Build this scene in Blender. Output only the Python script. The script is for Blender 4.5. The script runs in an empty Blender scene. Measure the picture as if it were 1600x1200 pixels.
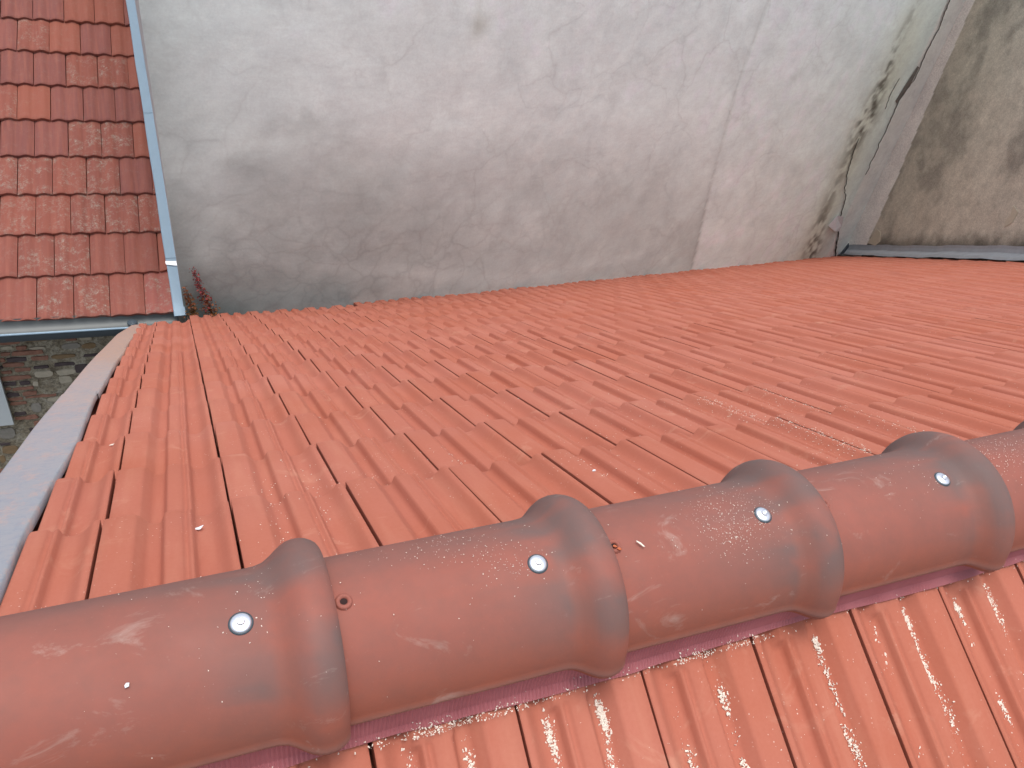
import bpy, math, random
import numpy as np
from mathutils import Matrix, Vector, Euler

random.seed(7); rng = np.random.default_rng(7)
scene = bpy.context.scene
COL = scene.collection

# ------------------------------------------------------------------ camera
F_PX = 1234.77; PITCH = 0.6677; YAW = 0.4970; ROLL = 0.2085
CAM = np.array([1.7318, -0.6656, 0.9107])
def cam_axes():
    cy, sy = math.cos(YAW), math.sin(YAW)
    f = np.array([sy*math.cos(PITCH), cy*math.cos(PITCH), -math.sin(PITCH)])
    r = np.array([cy, -sy, 0.0]); u = np.cross(r, f)
    c, s = math.cos(ROLL), math.sin(ROLL)
    return c*r + s*u, -s*r + c*u, f
CR, CU, CF = cam_axes()
cam_d = bpy.data.cameras.new('camera'); cam = bpy.data.objects.new('camera', cam_d); COL.objects.link(cam)
cam.matrix_world = Matrix(((CR[0], CU[0], -CF[0], CAM[0]), (CR[1], CU[1], -CF[1], CAM[1]), (CR[2], CU[2], -CF[2], CAM[2]), (0, 0, 0, 1)))
cam_d.sensor_width = 36; cam_d.lens = F_PX/1600*36; cam_d.clip_start = 0.02; cam_d.clip_end = 3000
scene.camera = cam
def project(P):
    P = np.atleast_2d(P) - CAM
    z = P @ CF
    return np.c_[800 + F_PX*(P @ CR)/z, 600 - F_PX*(P @ CU)/z, z]

# ------------------------------------------------------------------ light
SUN_EL = 84; SUN_AZ = -90      # azimuth measured from +X towards +Y
world = bpy.data.worlds.new('World'); scene.world = world; world.use_nodes = True
nt = world.node_tree; nt.nodes.clear()
wo = nt.nodes.new('ShaderNodeOutputWorld'); bg = nt.nodes.new('ShaderNodeBackground')
sky = nt.nodes.new('ShaderNodeTexSky'); sky.sky_type = 'NISHITA'; sky.sun_disc = False
sky.sun_elevation = math.radians(SUN_EL); sky.sun_rotation = math.radians(90 - SUN_AZ)
sky.air_density = 1.0; sky.dust_density = 4.0; sky.ozone_density = 1.0
bw = nt.nodes.new('ShaderNodeRGBToBW'); mx = nt.nodes.new('ShaderNodeMix'); mx.data_type = 'RGBA'
mx.inputs[0].default_value = 0.55      # thin bright cloud greys the blue of the sky
nt.links.new(sky.outputs[0], bw.inputs[0]); nt.links.new(sky.outputs[0], mx.inputs[6]); nt.links.new(bw.outputs[0], mx.inputs[7])
nt.links.new(mx.outputs[2], bg.inputs[0]); bg.inputs[1].default_value = 0.15
nt.links.new(bg.outputs[0], wo.inputs[0])
sun_d = bpy.data.lights.new('sun', 'SUN'); sun_d.energy = 0.8; sun_d.angle = math.radians(30); sun_d.color = (1.0, 0.965, 0.92)
sun = bpy.data.objects.new('sun', sun_d); COL.objects.link(sun)
sd = Vector((math.cos(math.radians(SUN_EL))*math.cos(math.radians(SUN_AZ)), math.cos(math.radians(SUN_EL))*math.sin(math.radians(SUN_AZ)), math.sin(math.radians(SUN_EL))))
sun.rotation_euler = sd.to_track_quat('Z', 'Y').to_euler()
scene.view_settings.view_transform = 'Standard'; scene.view_settings.look = 'None'
scene.view_settings.exposure = 0.84; scene.view_settings.gamma = 1; scene.view_settings.use_curve_mapping = False
scene.render.engine = 'CYCLES'

# ------------------------------------------------------------------ helpers
class MB:
    def __init__(s): s.v = []; s.f = []; s.sm = []; s.c = []
    def add(s, vs, fs, smooth=False, col=None):
        b = len(s.v); s.v.extend([tuple(map(float, q)) for q in vs]); s.f.extend([tuple(b+i for i in q) for q in fs]); s.sm.extend([smooth]*len(fs))
        if col is not None: s.c.extend([col]*len(vs))
    def grid(s, P, smooth=True, flip=False):      # P[nv][nu] of points
        nv, nu = len(P), len(P[0]); fs = []
        for j in range(nv-1):
            for i in range(nu-1):
                q = (j*nu+i, j*nu+i+1, (j+1)*nu+i+1, (j+1)*nu+i)
                fs.append(q[::-1] if flip else q)
        s.add([q for r in P for q in r], fs, smooth)
    def box(s, x0, x1, y0, y1, z0, z1, j=0.0):
        vs = [(x, y, z) for x in (x0, x1) for y in (y0, y1) for z in (z0, z1)]
        if j: vs = [tuple(c + random.uniform(-j, j) for c in q) for q in vs]
        s.add(vs, [(0, 1, 3, 2), (4, 6, 7, 5), (0, 4, 5, 1), (2, 3, 7, 6), (0, 2, 6, 4), (1, 5, 7, 3)])
    def mesh(s, name, mat):
        m = bpy.data.meshes.new(name); m.from_pydata(s.v, [], s.f)
        m.polygons.foreach_set('use_smooth', s.sm)
        if s.c:
            a = m.color_attributes.new('tint', 'FLOAT_COLOR', 'POINT'); a.data.foreach_set('color', np.array(s.c, dtype=np.float32).ravel())
        if mat: m.materials.append(mat)
        return m
def link(name, mesh, parent=None, loc=None, mw=None):
    o = bpy.data.objects.new(name, mesh); COL.objects.link(o)
    if parent: o.parent = parent
    if mw is not None: o.matrix_basis = mw
    elif loc is not None: o.location = loc
    return o
def empty(name, label, cat, loc, group=None):
    o = bpy.data.objects.new(name, None); COL.objects.link(o); o.location = loc; o.empty_display_size = .2
    o['label'] = label; o['category'] = cat
    if group: o['group'] = group
    return o
def tag(o, label, cat, group=None, kind=None):
    if label: o['label'] = label
    if cat: o['category'] = cat
    if group: o['group'] = group
    if kind: o['kind'] = kind
    return o
def sstep(a, b, x):
    t = np.clip((x-a)/(b-a), 0, 1); return t*t*(3-2*t)
_perm = rng.random((256, 256))
def vnoise(x, y):
    x = np.asarray(x, float); y = np.asarray(y, float)
    xi = np.floor(x).astype(int); yi = np.floor(y).astype(int); fx = x-xi; fy = y-yi
    fx = fx*fx*(3-2*fx); fy = fy*fy*(3-2*fy)
    g = lambda a, b: _perm[a % 256, b % 256]
    return (g(xi, yi)*(1-fx)+g(xi+1, yi)*fx)*(1-fy) + (g(xi, yi+1)*(1-fx)+g(xi+1, yi+1)*fx)*fy
def fbm(x, y, o=5):
    s = 0; a = .5; t = 0
    for k in range(o):
        s = s + a*vnoise(x*2**k+17*k, y*2**k+31*k); t += a; a *= .55
    return s/t

# ------------------------------------------------------------------ materials
def new_mat(name, rough=.7, spec=.3, metal=0.0):
    m = bpy.data.materials.new(name); m.use_nodes = True; t = m.node_tree
    b = t.nodes['Principled BSDF']; b.inputs['Roughness'].default_value = rough
    b.inputs['Specular IOR Level'].default_value = spec; b.inputs['Metallic'].default_value = metal
    return m, t, b
def N(t, typ, **kw):
    n = t.nodes.new(typ)
    for k, v in kw.items():
        if k.startswith('i_'):
            n.inputs[k[2:].replace('_', ' ')].default_value = v
        else: setattr(n, k, v)
    return n
def mix(t, fac, a, b, blend='MIX'):
    n = t.nodes.new('ShaderNodeMix'); n.data_type = 'RGBA'; n.blend_type = blend
    for s, v in ((0, fac), (6, a), (7, b)):
        if hasattr(v, 'is_linked'): t.links.new(v, n.inputs[s])
        else: n.inputs[s].default_value = v if s == 0 else (*v[:3], 1)
    return n.outputs[2]
def ramp(t, src, stops):
    n = t.nodes.new('ShaderNodeValToRGB'); e = n.color_ramp.elements
    while len(e) < len(stops): e.new(0.5)
    for q, (p, v) in zip(e, stops):
        q.position = p; q.color = (*v, 1) if isinstance(v, tuple) else (v, v, v, 1)
    t.links.new(src, n.inputs[0]); return n.outputs[0]
def noise(t, co, scale, detail=4, rough=.55, dist=0.0):
    n = N(t, 'ShaderNodeTexNoise'); n.inputs['Scale'].default_value = scale; n.inputs['Detail'].default_value = detail
    n.inputs['Roughness'].default_value = rough; n.inputs['Distortion'].default_value = dist
    t.links.new(co, n.inputs['Vector']); return n.outputs['Fac']
def mapping(t, co, scale=(1, 1, 1), rot=(0, 0, 0), loc=(0, 0, 0)):
    n = t.nodes.new('ShaderNodeMapping'); n.inputs['Scale'].default_value = scale; n.inputs['Rotation'].default_value = rot; n.inputs['Location'].default_value = loc
    t.links.new(co, n.inputs['Vector']); return n.outputs[0]
def bump(t, b, h, strength=.3, dist=.002, prev=None):
    n = t.nodes.new('ShaderNodeBump'); n.inputs['Strength'].default_value = strength; n.inputs['Distance'].default_value = dist
    t.links.new(h, n.inputs['Height'])
    if prev: t.links.new(prev, n.inputs['Normal'])
    t.links.new(n.outputs[0], b.inputs['Normal']); return n.outputs[0]
def math_(t, op, a, b=None, c=None):
    n = t.nodes.new('ShaderNodeMath'); n.operation = op
    for i, v in enumerate((a, b, c)):
        if v is None: continue
        if hasattr(v, 'is_linked'): t.links.new(v, n.inputs[i])
        else: n.inputs[i].default_value = v
    return n.outputs[0]
def geo_pos(t): return t.nodes.new('ShaderNodeNewGeometry').outputs['Position']
def plain(name, col, rough=.7, spec=.3, metal=0, var=.15, scale=30):
    m, t, b = new_mat(name, rough, spec, metal); g = geo_pos(t)
    n = noise(t, g, scale)
    c = mix(t, n, tuple(x*(1-var) for x in col), tuple(min(1, x*(1+var)) for x in col))
    t.links.new(c, b.inputs['Base Color']); bump(t, b, n, .15, .002); return m

def mat_new_tile():
    m, t, b = new_mat('salmon_clay', .78, .18); g = geo_pos(t)
    oi = t.nodes.new('ShaderNodeObjectInfo'); at = N(t, 'ShaderNodeAttribute', attribute_name='tint')
    tone = math_(t, 'FRACT', math_(t, 'ADD', oi.outputs['Random'], at.outputs['Fac']))
    c = mix(t, tone, (.375, .122, .084), (.415, .144, .100))
    big = noise(t, g, 2.3, 4, .6); c = mix(t, ramp(t, big, [(.35, 0.0), (.7, 1.0)]), c, (.37, .108, .064))
    streak = noise(t, mapping(t, g, (26, 3.2, 3.2)), 1.0, 4, .6)
    c = mix(t, ramp(t, streak, [(.5, 0.0), (.78, .45)]), c, (.46, .19, .125))
    scuff = noise(t, mapping(t, g, (7, 9, 9), (0, 0, .5)), 1.0, 5, .65, 1.2)
    c = mix(t, ramp(t, scuff, [(.60, 0.0), (.72, .42)]), c, (.50, .25, .17))
    edge = noise(t, g, 160, 2); c = mix(t, .12, c, mix(t, edge, (.33, .10, .06), (.6, .28, .2)))
    vo = N(t, 'ShaderNodeTexVoronoi'); vo.inputs['Scale'].default_value = 95; t.links.new(g, vo.inputs['Vector'])
    msk = ramp(t, noise(t, g, 5.5, 3), [(.52, 0.0), (.66, 1.0)])
    sp = math_(t, 'MULTIPLY', ramp(t, vo.outputs['Distance'], [(.07, 1.0), (.13, 0.0)]), msk)
    c = mix(t, sp, c, (.68, .50, .42))
    t.links.new(c, b.inputs['Base Color'])
    bump(t, b, noise(t, g, 420, 3), .12, .001, None)
    return m
def mat_old_tile():
    m, t, b = new_mat('weathered_clay', .75, .2); g = geo_pos(t)
    oi = t.nodes.new('ShaderNodeObjectInfo')
    streak = noise(t, mapping(t, g, (42, 2.5, 2.5)), 1.0, 4, .6)
    c = mix(t, ramp(t, streak, [(.42, 0.0), (.68, .55)]), oi.outputs['Color'], (.29, .100, .066))
    c = mix(t, math_(t, 'MULTIPLY', noise(t, g, 9, 5, .7), .35), c, (.24, .085, .075))
    pn = noise(t, g, 11, 4, .65); fine = noise(t, g, 70, 5, .8); mid = noise(t, g, 26, 3, .6)
    lm = math_(t, 'MULTIPLY', ramp(t, pn, [(.42, 0.0), (.60, 1.0)]), oi.outputs['Alpha'])
    sm_ = math_(t, 'ADD', math_(t, 'MULTIPLY', fine, .6), math_(t, 'MULTIPLY', mid, .4))
    l = math_(t, 'MULTIPLY', ramp(t, sm_, [(.48, 0.0), (.56, 1.0)]), lm)
    c = mix(t, math_(t, 'MULTIPLY', l, .62), c, (.27, .25, .205))
    w = math_(t, 'MULTIPLY', ramp(t, fine, [(.61, 0.0), (.66, 1.0)]), math_(t, 'MULTIPLY', lm, ramp(t, mid, [(.45, 0.0), (.6, 1.0)])))
    c = mix(t, w, c, (.58, .55, .48))
    t.links.new(c, b.inputs['Base Color']); bump(t, b, fine, .35, .003)
    return m
def mat_ridge():
    m, t, b = new_mat('flashed_ridge_clay', .7, .25); g = geo_pos(t)
    at = N(t, 'ShaderNodeAttribute', attribute_name='tint'); sep = t.nodes.new('ShaderNodeSeparateColor'); t.links.new(at.outputs['Color'], sep.inputs[0])
    base = mix(t, noise(t, g, 6, 4, .6), (.255, .080, .056), (.305, .103, .076))
    gr = math_(t, 'MULTIPLY', sep.outputs[0], math_(t, 'ADD', noise(t, g, 11, 4, .6), .42))
    c = mix(t, gr, base, (.138, .094, .086))
    c = mix(t, sep.outputs[1], c, (.32, .100, .058))
    c = mix(t, sep.outputs[2], c, (.30, .23, .20))
    dust = noise(t, mapping(t, g, (9, 16, 16), (0, 0, .3)), 1.0, 6, .7, .8)
    c = mix(t, ramp(t, dust, [(.60, 0.0), (.80, .55)]), c, (.50, .42, .36))
    vo = N(t, 'ShaderNodeTexVoronoi'); vo.inputs['Scale'].default_value = 130; t.links.new(g, vo.inputs['Vector'])
    msk = ramp(t, noise(t, g, 8, 3), [(.42, 0.04), (.62, 1.0)])
    rnd = ramp(t, noise(t, g, 60, 2), [(.48, 0.0), (.54, 1.0)])
    sp = math_(t, 'MULTIPLY', math_(t, 'MULTIPLY', ramp(t, vo.outputs['Distance'], [(.10, 1.0), (.17, 0.0)]), msk), rnd)
    c = mix(t, math_(t, 'MULTIPLY', sp, .06), c, (.60, .50, .42)); sm2 = noise(t, g, 24, 6, .75); c = mix(t, ramp(t, sm2, [(.3, .35), (.62, 0.0)]), c, (.17, .085, .07))
    t.links.new(c, b.inputs['Base Color'])
    r = ramp(t, noise(t, g, 14, 4), [(.3, .56), (.7, .76)]); t.links.new(r, b.inputs['Roughness'])
    bp = bump(t, b, noise(t, g, 300, 3), .08, .001); bump(t, b, noise(t, g, 18, 2), .15, .004, bp)
    return m
def mat_wall(veins=True, name='painted_render'):
    m, t, b = new_mat(name, .9, .12); g = geo_pos(t)
    at = N(t, 'ShaderNodeAttribute', attribute_name='tint')
    c = at.outputs['Color']
    n1 = noise(t, g, 3.2, 8, .68, .4); c = mix(t, 1.0, c, ramp(t, n1, [(.3, (.88, .88, .885)), (.7, (1.07, 1.07, 1.06))]), 'MULTIPLY')
    n2 = noise(t, mapping(t, g, (9, 9, 30)), 1.0, 5, .7); c = mix(t, 1.0, c, ramp(t, n2, [(.3, .95), (.7, 1.04)]), 'MULTIPLY')
    n3 = noise(t, g, 60, 4, .7); c = mix(t, 1.0, c, ramp(t, n3, [(.3, .74 if not veins else .94), (.7, 1.2 if not veins else 1.04)]), 'MULTIPLY')
    if veins:
        wn = t.nodes.new('ShaderNodeTexNoise'); wn.inputs['Scale'].default_value = 1.7; wn.inputs['Detail'].default_value = 4; t.links.new(g, wn.inputs['Vector'])
        ad = t.nodes.new('ShaderNodeVectorMath'); ad.operation = 'MULTIPLY_ADD'; t.links.new(wn.outputs['Color'], ad.inputs[0]); ad.inputs[1].default_value = (.9, .9, .9); t.links.new(g, ad.inputs[2])
        low = math_(t, 'MULTIPLY', at.outputs['Alpha'], 1.0)
        for sc, amt, w in ((1.5, .17, .022), (3.6, .22, .05)):
            vo = N(t, 'ShaderNodeTexVoronoi', feature='DISTANCE_TO_EDGE'); vo.inputs['Scale'].default_value = sc; t.links.new(mapping(t, ad.outputs[0], (1, 1, 1.35)), vo.inputs['Vector'])
            e = ramp(t, vo.outputs['Distance'], [(0, 1.0), (w, .35), (w*2.6, 0.0)])
            k = math_(t, 'MULTIPLY', math_(t, 'MULTIPLY', e, amt), ramp(t, noise(t, g, 1.3, 3), [(.38, 0.15), (.62, 1.0)])) if sc < 2 else math_(t, 'MULTIPLY', math_(t, 'MULTIPLY', e, amt), low)
            c = mix(t, k, c, (.20, .215, .205))
    t.links.new(c, b.inputs['Base Color'])
    bump(t, b, mix(t, .5, n3, noise(t, g, 14, 6, .7)), .35, .006)
    return m
def mat_verge():
    m, t, b = new_mat('coated_zinc', .42, .5, .15); g = geo_pos(t)
    sep = t.nodes.new('ShaderNodeSeparateXYZ'); t.links.new(g, sep.inputs[0])
    n = noise(t, g, 8, 5, .7)
    f = math_(t, 'ADD', math_(t, 'MULTIPLY', sep.outputs['Y'], .36), math_(t, 'MULTIPLY', n, .8))
    c = ramp(t, f, [(.50, (.31, .34, .375)), (.88, (.36, .35, .36)), (1.0, (.41, .36, .345))])
    far = ramp(t, math_(t, 'MULTIPLY', math_(t, 'ADD', sep.outputs['Y'], n), .2), [(.50, 0.0), (.64, 1.0)])
    c = mix(t, far, c, (.47, .33, .255))
    dust = noise(t, mapping(t, g, (30, 18, 18)), 1.0, 5, .75); c = mix(t, ramp(t, dust, [(.52, 0.0), (.64, .6)]), c, (.50, .35, .30)); c = mix(t, ramp(t, noise(t, g, 55, 4, .8), [(.5, 0.0), (.62, .4)]), c, (.20, .25, .34))
    t.links.new(c, b.inputs['Base Color']); bump(t, b, noise(t, g, 40, 4), .25, .002)
    return m

M_TILE = mat_new_tile(); M_OLD = mat_old_tile(); M_RIDGE = mat_ridge(); M_WALL = mat_wall(True); M_TANW = mat_wall(False, 'tan_render'); M_VERGE = mat_verge()
M_DECK = plain('dark_underlay', (.26, .075, .05)); M_BLUE = plain('blue_grey_zinc', (.25, .35, .43), .55, .4, 0, .07, 14)
M_GUT = plain('weathered_zinc', (.12, .13, .128), .5, .4, .2, .15, 12); M_GUTD = plain('dark_wet_zinc', (.06, .08, .095), .4, .4, .2)
M_LEAD = plain('lead_grey_zinc', (.33, .355, .385), .5, .4, .25, .22, 9); M_WHITE = plain('white_board', (.56, .62, .64), .5, .3, 0, .03)
M_SCREW = plain('bright_steel', (.80, .83, .87), .28, .5, .9, .03); M_HOLE = plain('hole_shade', (.022, .006, .005))
M_STRIP = plain('mauve_pleated_underlay', (.38, .130, .14), .55, .4, 0, .12, 40)
M_CHIP = plain('cream_chips', (.72, .64, .55), .8, .2, 0, .15, 300); M_PAPER = plain('pale_paper', (.66, .69, .72), .8)
M_CRUMB = plain('orange_clay_crumb', (.45, .12, .05), .8)
M_GROUND = plain('grey_yard', (.16, .15, .14), .9, .1, 0, .3, 2); M_MORTAR = plain('rubble_mortar', (.40, .365, .29), .95, .1, 0, .38, 16)
def rubble_mat():
    m, t, b = new_mat('rubble_mortar', .95, .1); g = geo_pos(t)
    a = noise(t, g, 9, 6, .75, .6); c = ramp(t, a, [(.32, (.12, .10, .075)), (.45, (.33, .29, .21)), (.6, (.47, .44, .35)), (.72, (.36, .36, .33))])
    c = mix(t, ramp(t, noise(t, g, 45, 5, .8), [(.38, .8), (.55, 0.0)]), c, (.13, .11, .085))
    t.links.new(c, b.inputs['Base Color']); bump(t, b, noise(t, g, 22, 7, .8), .8, .02); return m
M_MORTAR = rubble_mat()
M_BRICKS = [plain('old_red_brick', (.31, .165, .12), .9, .1, 0, .55, 38), plain('dark_brick', (.10, .08, .082), .9, .1, 0, .35, 30), plain('brown_stone', (.27, .19, .11), .9, .1, 0, .35, 25), plain('grey_stone', (.30, .285, .25), .9, .1, 0, .35, 25), plain('pale_rubble_stone', (.46, .42, .33), .9, .1, 0, .3, 25)]
M_CRACK = plain('crack_shadow', (.07, .063, .055), .95, .05)
M_FLAKE = plain('pale_bare_plaster', (.50, .46, .36), .9, .1)

# ================================================================== far setting
g = MB(); g.add([(-400, -400, -9), (400, -400, -9), (400, 400, -9), (-400, 400, -9)], [(0, 1, 2, 3)])
tag(link('ground', g.mesh('ground', M_GROUND)), None, None, kind='structure')

# ------------------------------------------------------------------ big rendered wall
def wall_path():
    pts = [(1.70, 4.66)]
    a = np.array((2.5, 4.67)); b = np.array((3.4, 4.683)); c = np.array((4.3, 4.985))
    for t in np.linspace(0, 1, 13): pts.append(tuple((1-t)**2*a + 2*t*(1-t)*b + t*t*c))
    pts.append((11.256, 7.317)); pts.append((11.256+.16*.9481, 7.317+.16*.3179)); return np.array(pts)
WP = wall_path(); WU = np.r_[0, np.cumsum(np.linalg.norm(np.diff(WP, axis=0), axis=1))]; ULEN = WU[-1]
def wall_xy(u):
    u = np.asarray(u, float); x = np.interp(u, WU, WP[:, 0]); y = np.interp(u, WU, WP[:, 1])
    lo = u < 0; x = np.where(lo, 1.70+u, x); return x, y
def poly_dist(u, z, pts):      # distance to a polyline in wall coordinates, and the parameter along it
    best = np.full(u.shape, 9.0); par = np.zeros(u.shape); n = len(pts)-1
    for i in range(n):
        a = np.array(pts[i]); b = np.array(pts[i+1]); d = b-a
        t = np.clip(((u-a[0])*d[0]+(z-a[1])*d[1])/(d@d), 0, 1); q = np.hypot(u-a[0]-t*d[0], z-a[1]-t*d[1])
        m = q < best; best = np.where(m, q, best); par = np.where(m, (i+t)/n, par)
    return best, par
FOLD = [(6.02, -5.2), (5.97, -3.59), (5.76, -2.46), (5.62, -1.38), (5.66, -.54), (5.7, 2.6)]
def paint_ab(u, z):
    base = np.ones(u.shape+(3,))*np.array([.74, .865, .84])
    f1 = fbm(u*1.3, z*1.3); f2 = fbm(u*4+9, z*4+3); f3 = fbm(u*2.2+50, z*5+20); f4 = fbm(u*9+5, z*14+8)
    k = np.ones(u.shape)
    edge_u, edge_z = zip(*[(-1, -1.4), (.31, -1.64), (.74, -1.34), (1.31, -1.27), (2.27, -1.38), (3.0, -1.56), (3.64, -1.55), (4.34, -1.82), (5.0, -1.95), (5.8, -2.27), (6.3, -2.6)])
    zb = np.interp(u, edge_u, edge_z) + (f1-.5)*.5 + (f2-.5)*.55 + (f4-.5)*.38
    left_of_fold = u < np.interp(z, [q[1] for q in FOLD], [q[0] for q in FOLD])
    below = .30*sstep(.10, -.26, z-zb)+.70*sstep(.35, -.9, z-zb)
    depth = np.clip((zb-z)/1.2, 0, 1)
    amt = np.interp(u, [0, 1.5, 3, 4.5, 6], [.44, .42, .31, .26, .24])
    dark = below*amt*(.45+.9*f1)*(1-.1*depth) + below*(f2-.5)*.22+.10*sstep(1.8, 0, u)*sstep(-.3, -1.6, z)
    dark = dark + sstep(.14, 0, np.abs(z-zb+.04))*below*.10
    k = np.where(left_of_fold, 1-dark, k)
    # darker towards the foot at the left
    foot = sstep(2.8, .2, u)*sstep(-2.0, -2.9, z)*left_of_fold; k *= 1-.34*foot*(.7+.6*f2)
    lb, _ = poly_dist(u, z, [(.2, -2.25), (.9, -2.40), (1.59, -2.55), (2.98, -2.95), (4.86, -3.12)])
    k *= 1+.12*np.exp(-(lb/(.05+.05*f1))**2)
    # darker towards the corner by the neighbouring roof
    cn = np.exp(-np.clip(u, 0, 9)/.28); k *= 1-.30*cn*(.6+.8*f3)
    # paler fresher render right of the joint
    k = np.where(~left_of_fold, (1.02+.05*(f1-.5)), k)
    fd, _ = poly_dist(u, z, FOLD); k *= 1-.14*np.exp(-(fd/.022)**2)*(f2 > .42) - .07*np.exp(-(fd/.09)**2)*left_of_fold
    k *= 1+.16*(f2-.5)+.10*(f4-.5)
    col = base*k[..., None]
    # slight warm tint where darker
    col *= 1 + (1-np.clip(k, 0, 1))[..., None]*np.array([.03, .02, -.01])
    sp = np.exp(-((u-2.2)**2+(z+.64)**2)/.006)+.5*np.exp(-((u-2.17)/.03)**2)*sstep(-.9, -.6, z)*0.6
    col *= 1-.25*sp[..., None]*np.array([.9, 1.0, 1.15])
    # black mould running down left of the crack
    d, par = poly_dist(u, z, [(8.77, -.55), (8.73, -1.11), (8.78, -1.42), (8.80, -1.75), (8.80, -2.0), (8.82, -2.3), (8.79, -2.98), (8.83, -3.57), (8.99, -4.1)])
    w = np.interp(par, [0, .25, .45, .55, .7, .85, 1], [.10, .13, .21, .26, .17, .18, .24])
    st = np.interp(par, [0, .12, .3, .5, .62, .75, .85, 1], [.15, .5, .75, 1.0, .7, .35, .6, .8])
    f5 = fbm(u*12+3, z*12+4, 3); mld = np.clip(np.exp(-(d/w)**2)*st*1.35, 0, 1)*sstep(.36, .60, f5*.6+f2*.4)
    col = col*(1-.9*mld[..., None]) + np.array([.11, .105, .09])*.9*mld[..., None]
    br = np.exp(-((u-8.9)/.42)**2)*sstep(-.2, -1.0, z)*.16*(.5+f1); col *= 1-br[..., None]*np.array([.55, .8, 1.3])
    # damp foot at the right
    col = np.clip(col, .02, .88)
    # white band over the corner
    bd = sstep(9.50, 9.60, u+.03*(f2-.5)); col = col*(1-bd[..., None]) + np.array([.82, .86, .83])*bd[..., None]
    return col
def grid_wall(nm, us, zs, xyf, paint, mat, parent, disp=.006, umin=None):
    U, Z = np.meshgrid(us, zs)
    if umin is not None:
        lo = umin(Z); U = lo + (U-us[0])*(us[-1]-lo)/(us[-1]-us[0])
    X, Y, NX, NY = xyf(U)
    D = (fbm(U*2.5+7, Z*2.5+2, 4)-.5)*disp*2
    D = D + disp_extra(U, Z) if nm == 'render' else D
    P = np.stack([X-NX*0+NX*D, Y+NY*D, Z], -1).reshape(-1, 3)
    nv, nu = U.shape; idx = np.arange(nv*nu).reshape(nv, nu)
    F = np.stack([idx[:-1, :-1], idx[:-1, 1:], idx[1:, 1:], idx[1:, :-1]], -1).reshape(-1, 4)
    m = bpy.data.meshes.new(nm); m.from_pydata(P.tolist(), [], F.tolist()); m.polygons.foreach_set('use_smooth', [True]*len(F))
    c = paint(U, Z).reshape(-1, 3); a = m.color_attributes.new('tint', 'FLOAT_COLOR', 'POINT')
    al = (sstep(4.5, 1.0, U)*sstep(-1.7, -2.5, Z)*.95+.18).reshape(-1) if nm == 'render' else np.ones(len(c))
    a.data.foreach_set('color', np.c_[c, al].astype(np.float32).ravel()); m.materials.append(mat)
    return link(nm, m, parent)
def disp_extra(U, Z):
    right = U - np.interp(Z, [q[1] for q in FOLD], [q[0] for q in FOLD])
    return .010*sstep(-.01, .02, right)      # outward = towards the camera
def xy_ab(U):
    X, Y = wall_xy(U); e = .01; X2, Y2 = wall_xy(U+e); X1, Y1 = wall_xy(U-e); tx, ty = X2-X1, Y2-Y1; L = np.hypot(tx, ty)+1e-9
    return X, Y, ty/L, -tx/L
big = empty('rendered_building', 'tall grey rendered blind wall with damp stains and crazing behind the new roof', 'wall', (6.0, 6.5, -9))
bw_loc = Matrix.Translation((-6.0, -6.5, 9))
corner_u = lambda Z: .045 + (np.clip(Z, -3, 3)+2.78)*(-.055/2.2)
us = np.arange(0, ULEN, .026); us = np.append(us, ULEN)
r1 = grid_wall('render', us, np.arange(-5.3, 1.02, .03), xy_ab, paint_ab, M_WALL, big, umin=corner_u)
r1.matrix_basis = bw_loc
# solid body behind the render: side return along the neighbouring roof, back and top
body = MB()
cx0, cx1 = 1.745, 1.60
top = 2.5
def wallpt(u, z): x, y = wall_xy(u); return (float(x), float(y), z)
cb = [(float(wall_xy(float(corner_u(np.array(z))))[0])+.0, 4.661, z) for z in (-9, -2.9, -.5, 1.0)]
bk = [(1.60, 8.5, z) for z in (-9, -2.9, -.5, 1.0)]
# (the return leans with the corner edge)
body.add(cb+bk, [(0, 1, 5, 4), (1, 2, 6, 5), (2, 3, 7, 6)])
body.add([(1.60, 8.5, -9), (12.2, 12.0, -9), (12.2, 12.0, 1.0), (1.60, 8.5, 1.0)], [(0, 1, 2, 3)])
tp = [cb[3]] + [wallpt(u, 1.0) for u in WU[1:]] + [(12.2, 12.0, 1.0), (1.6, 8.5, 1.0)]
body.add(tp, [tuple(range(len(tp)))])
lowr = [(x, y, -9) for x, y in WP]+[(x, y, -5.3) for x, y in WP]; nW = len(WP)
body.add(lowr, [(i, i+1, nW+i+1, nW+i) for i in range(nW-1)])
body.c = [(.52, .51, .49, 1)]*len(body.v)
o = link('wall', body.mesh('wall', M_WALL), big); o.matrix_basis = bw_loc
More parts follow.
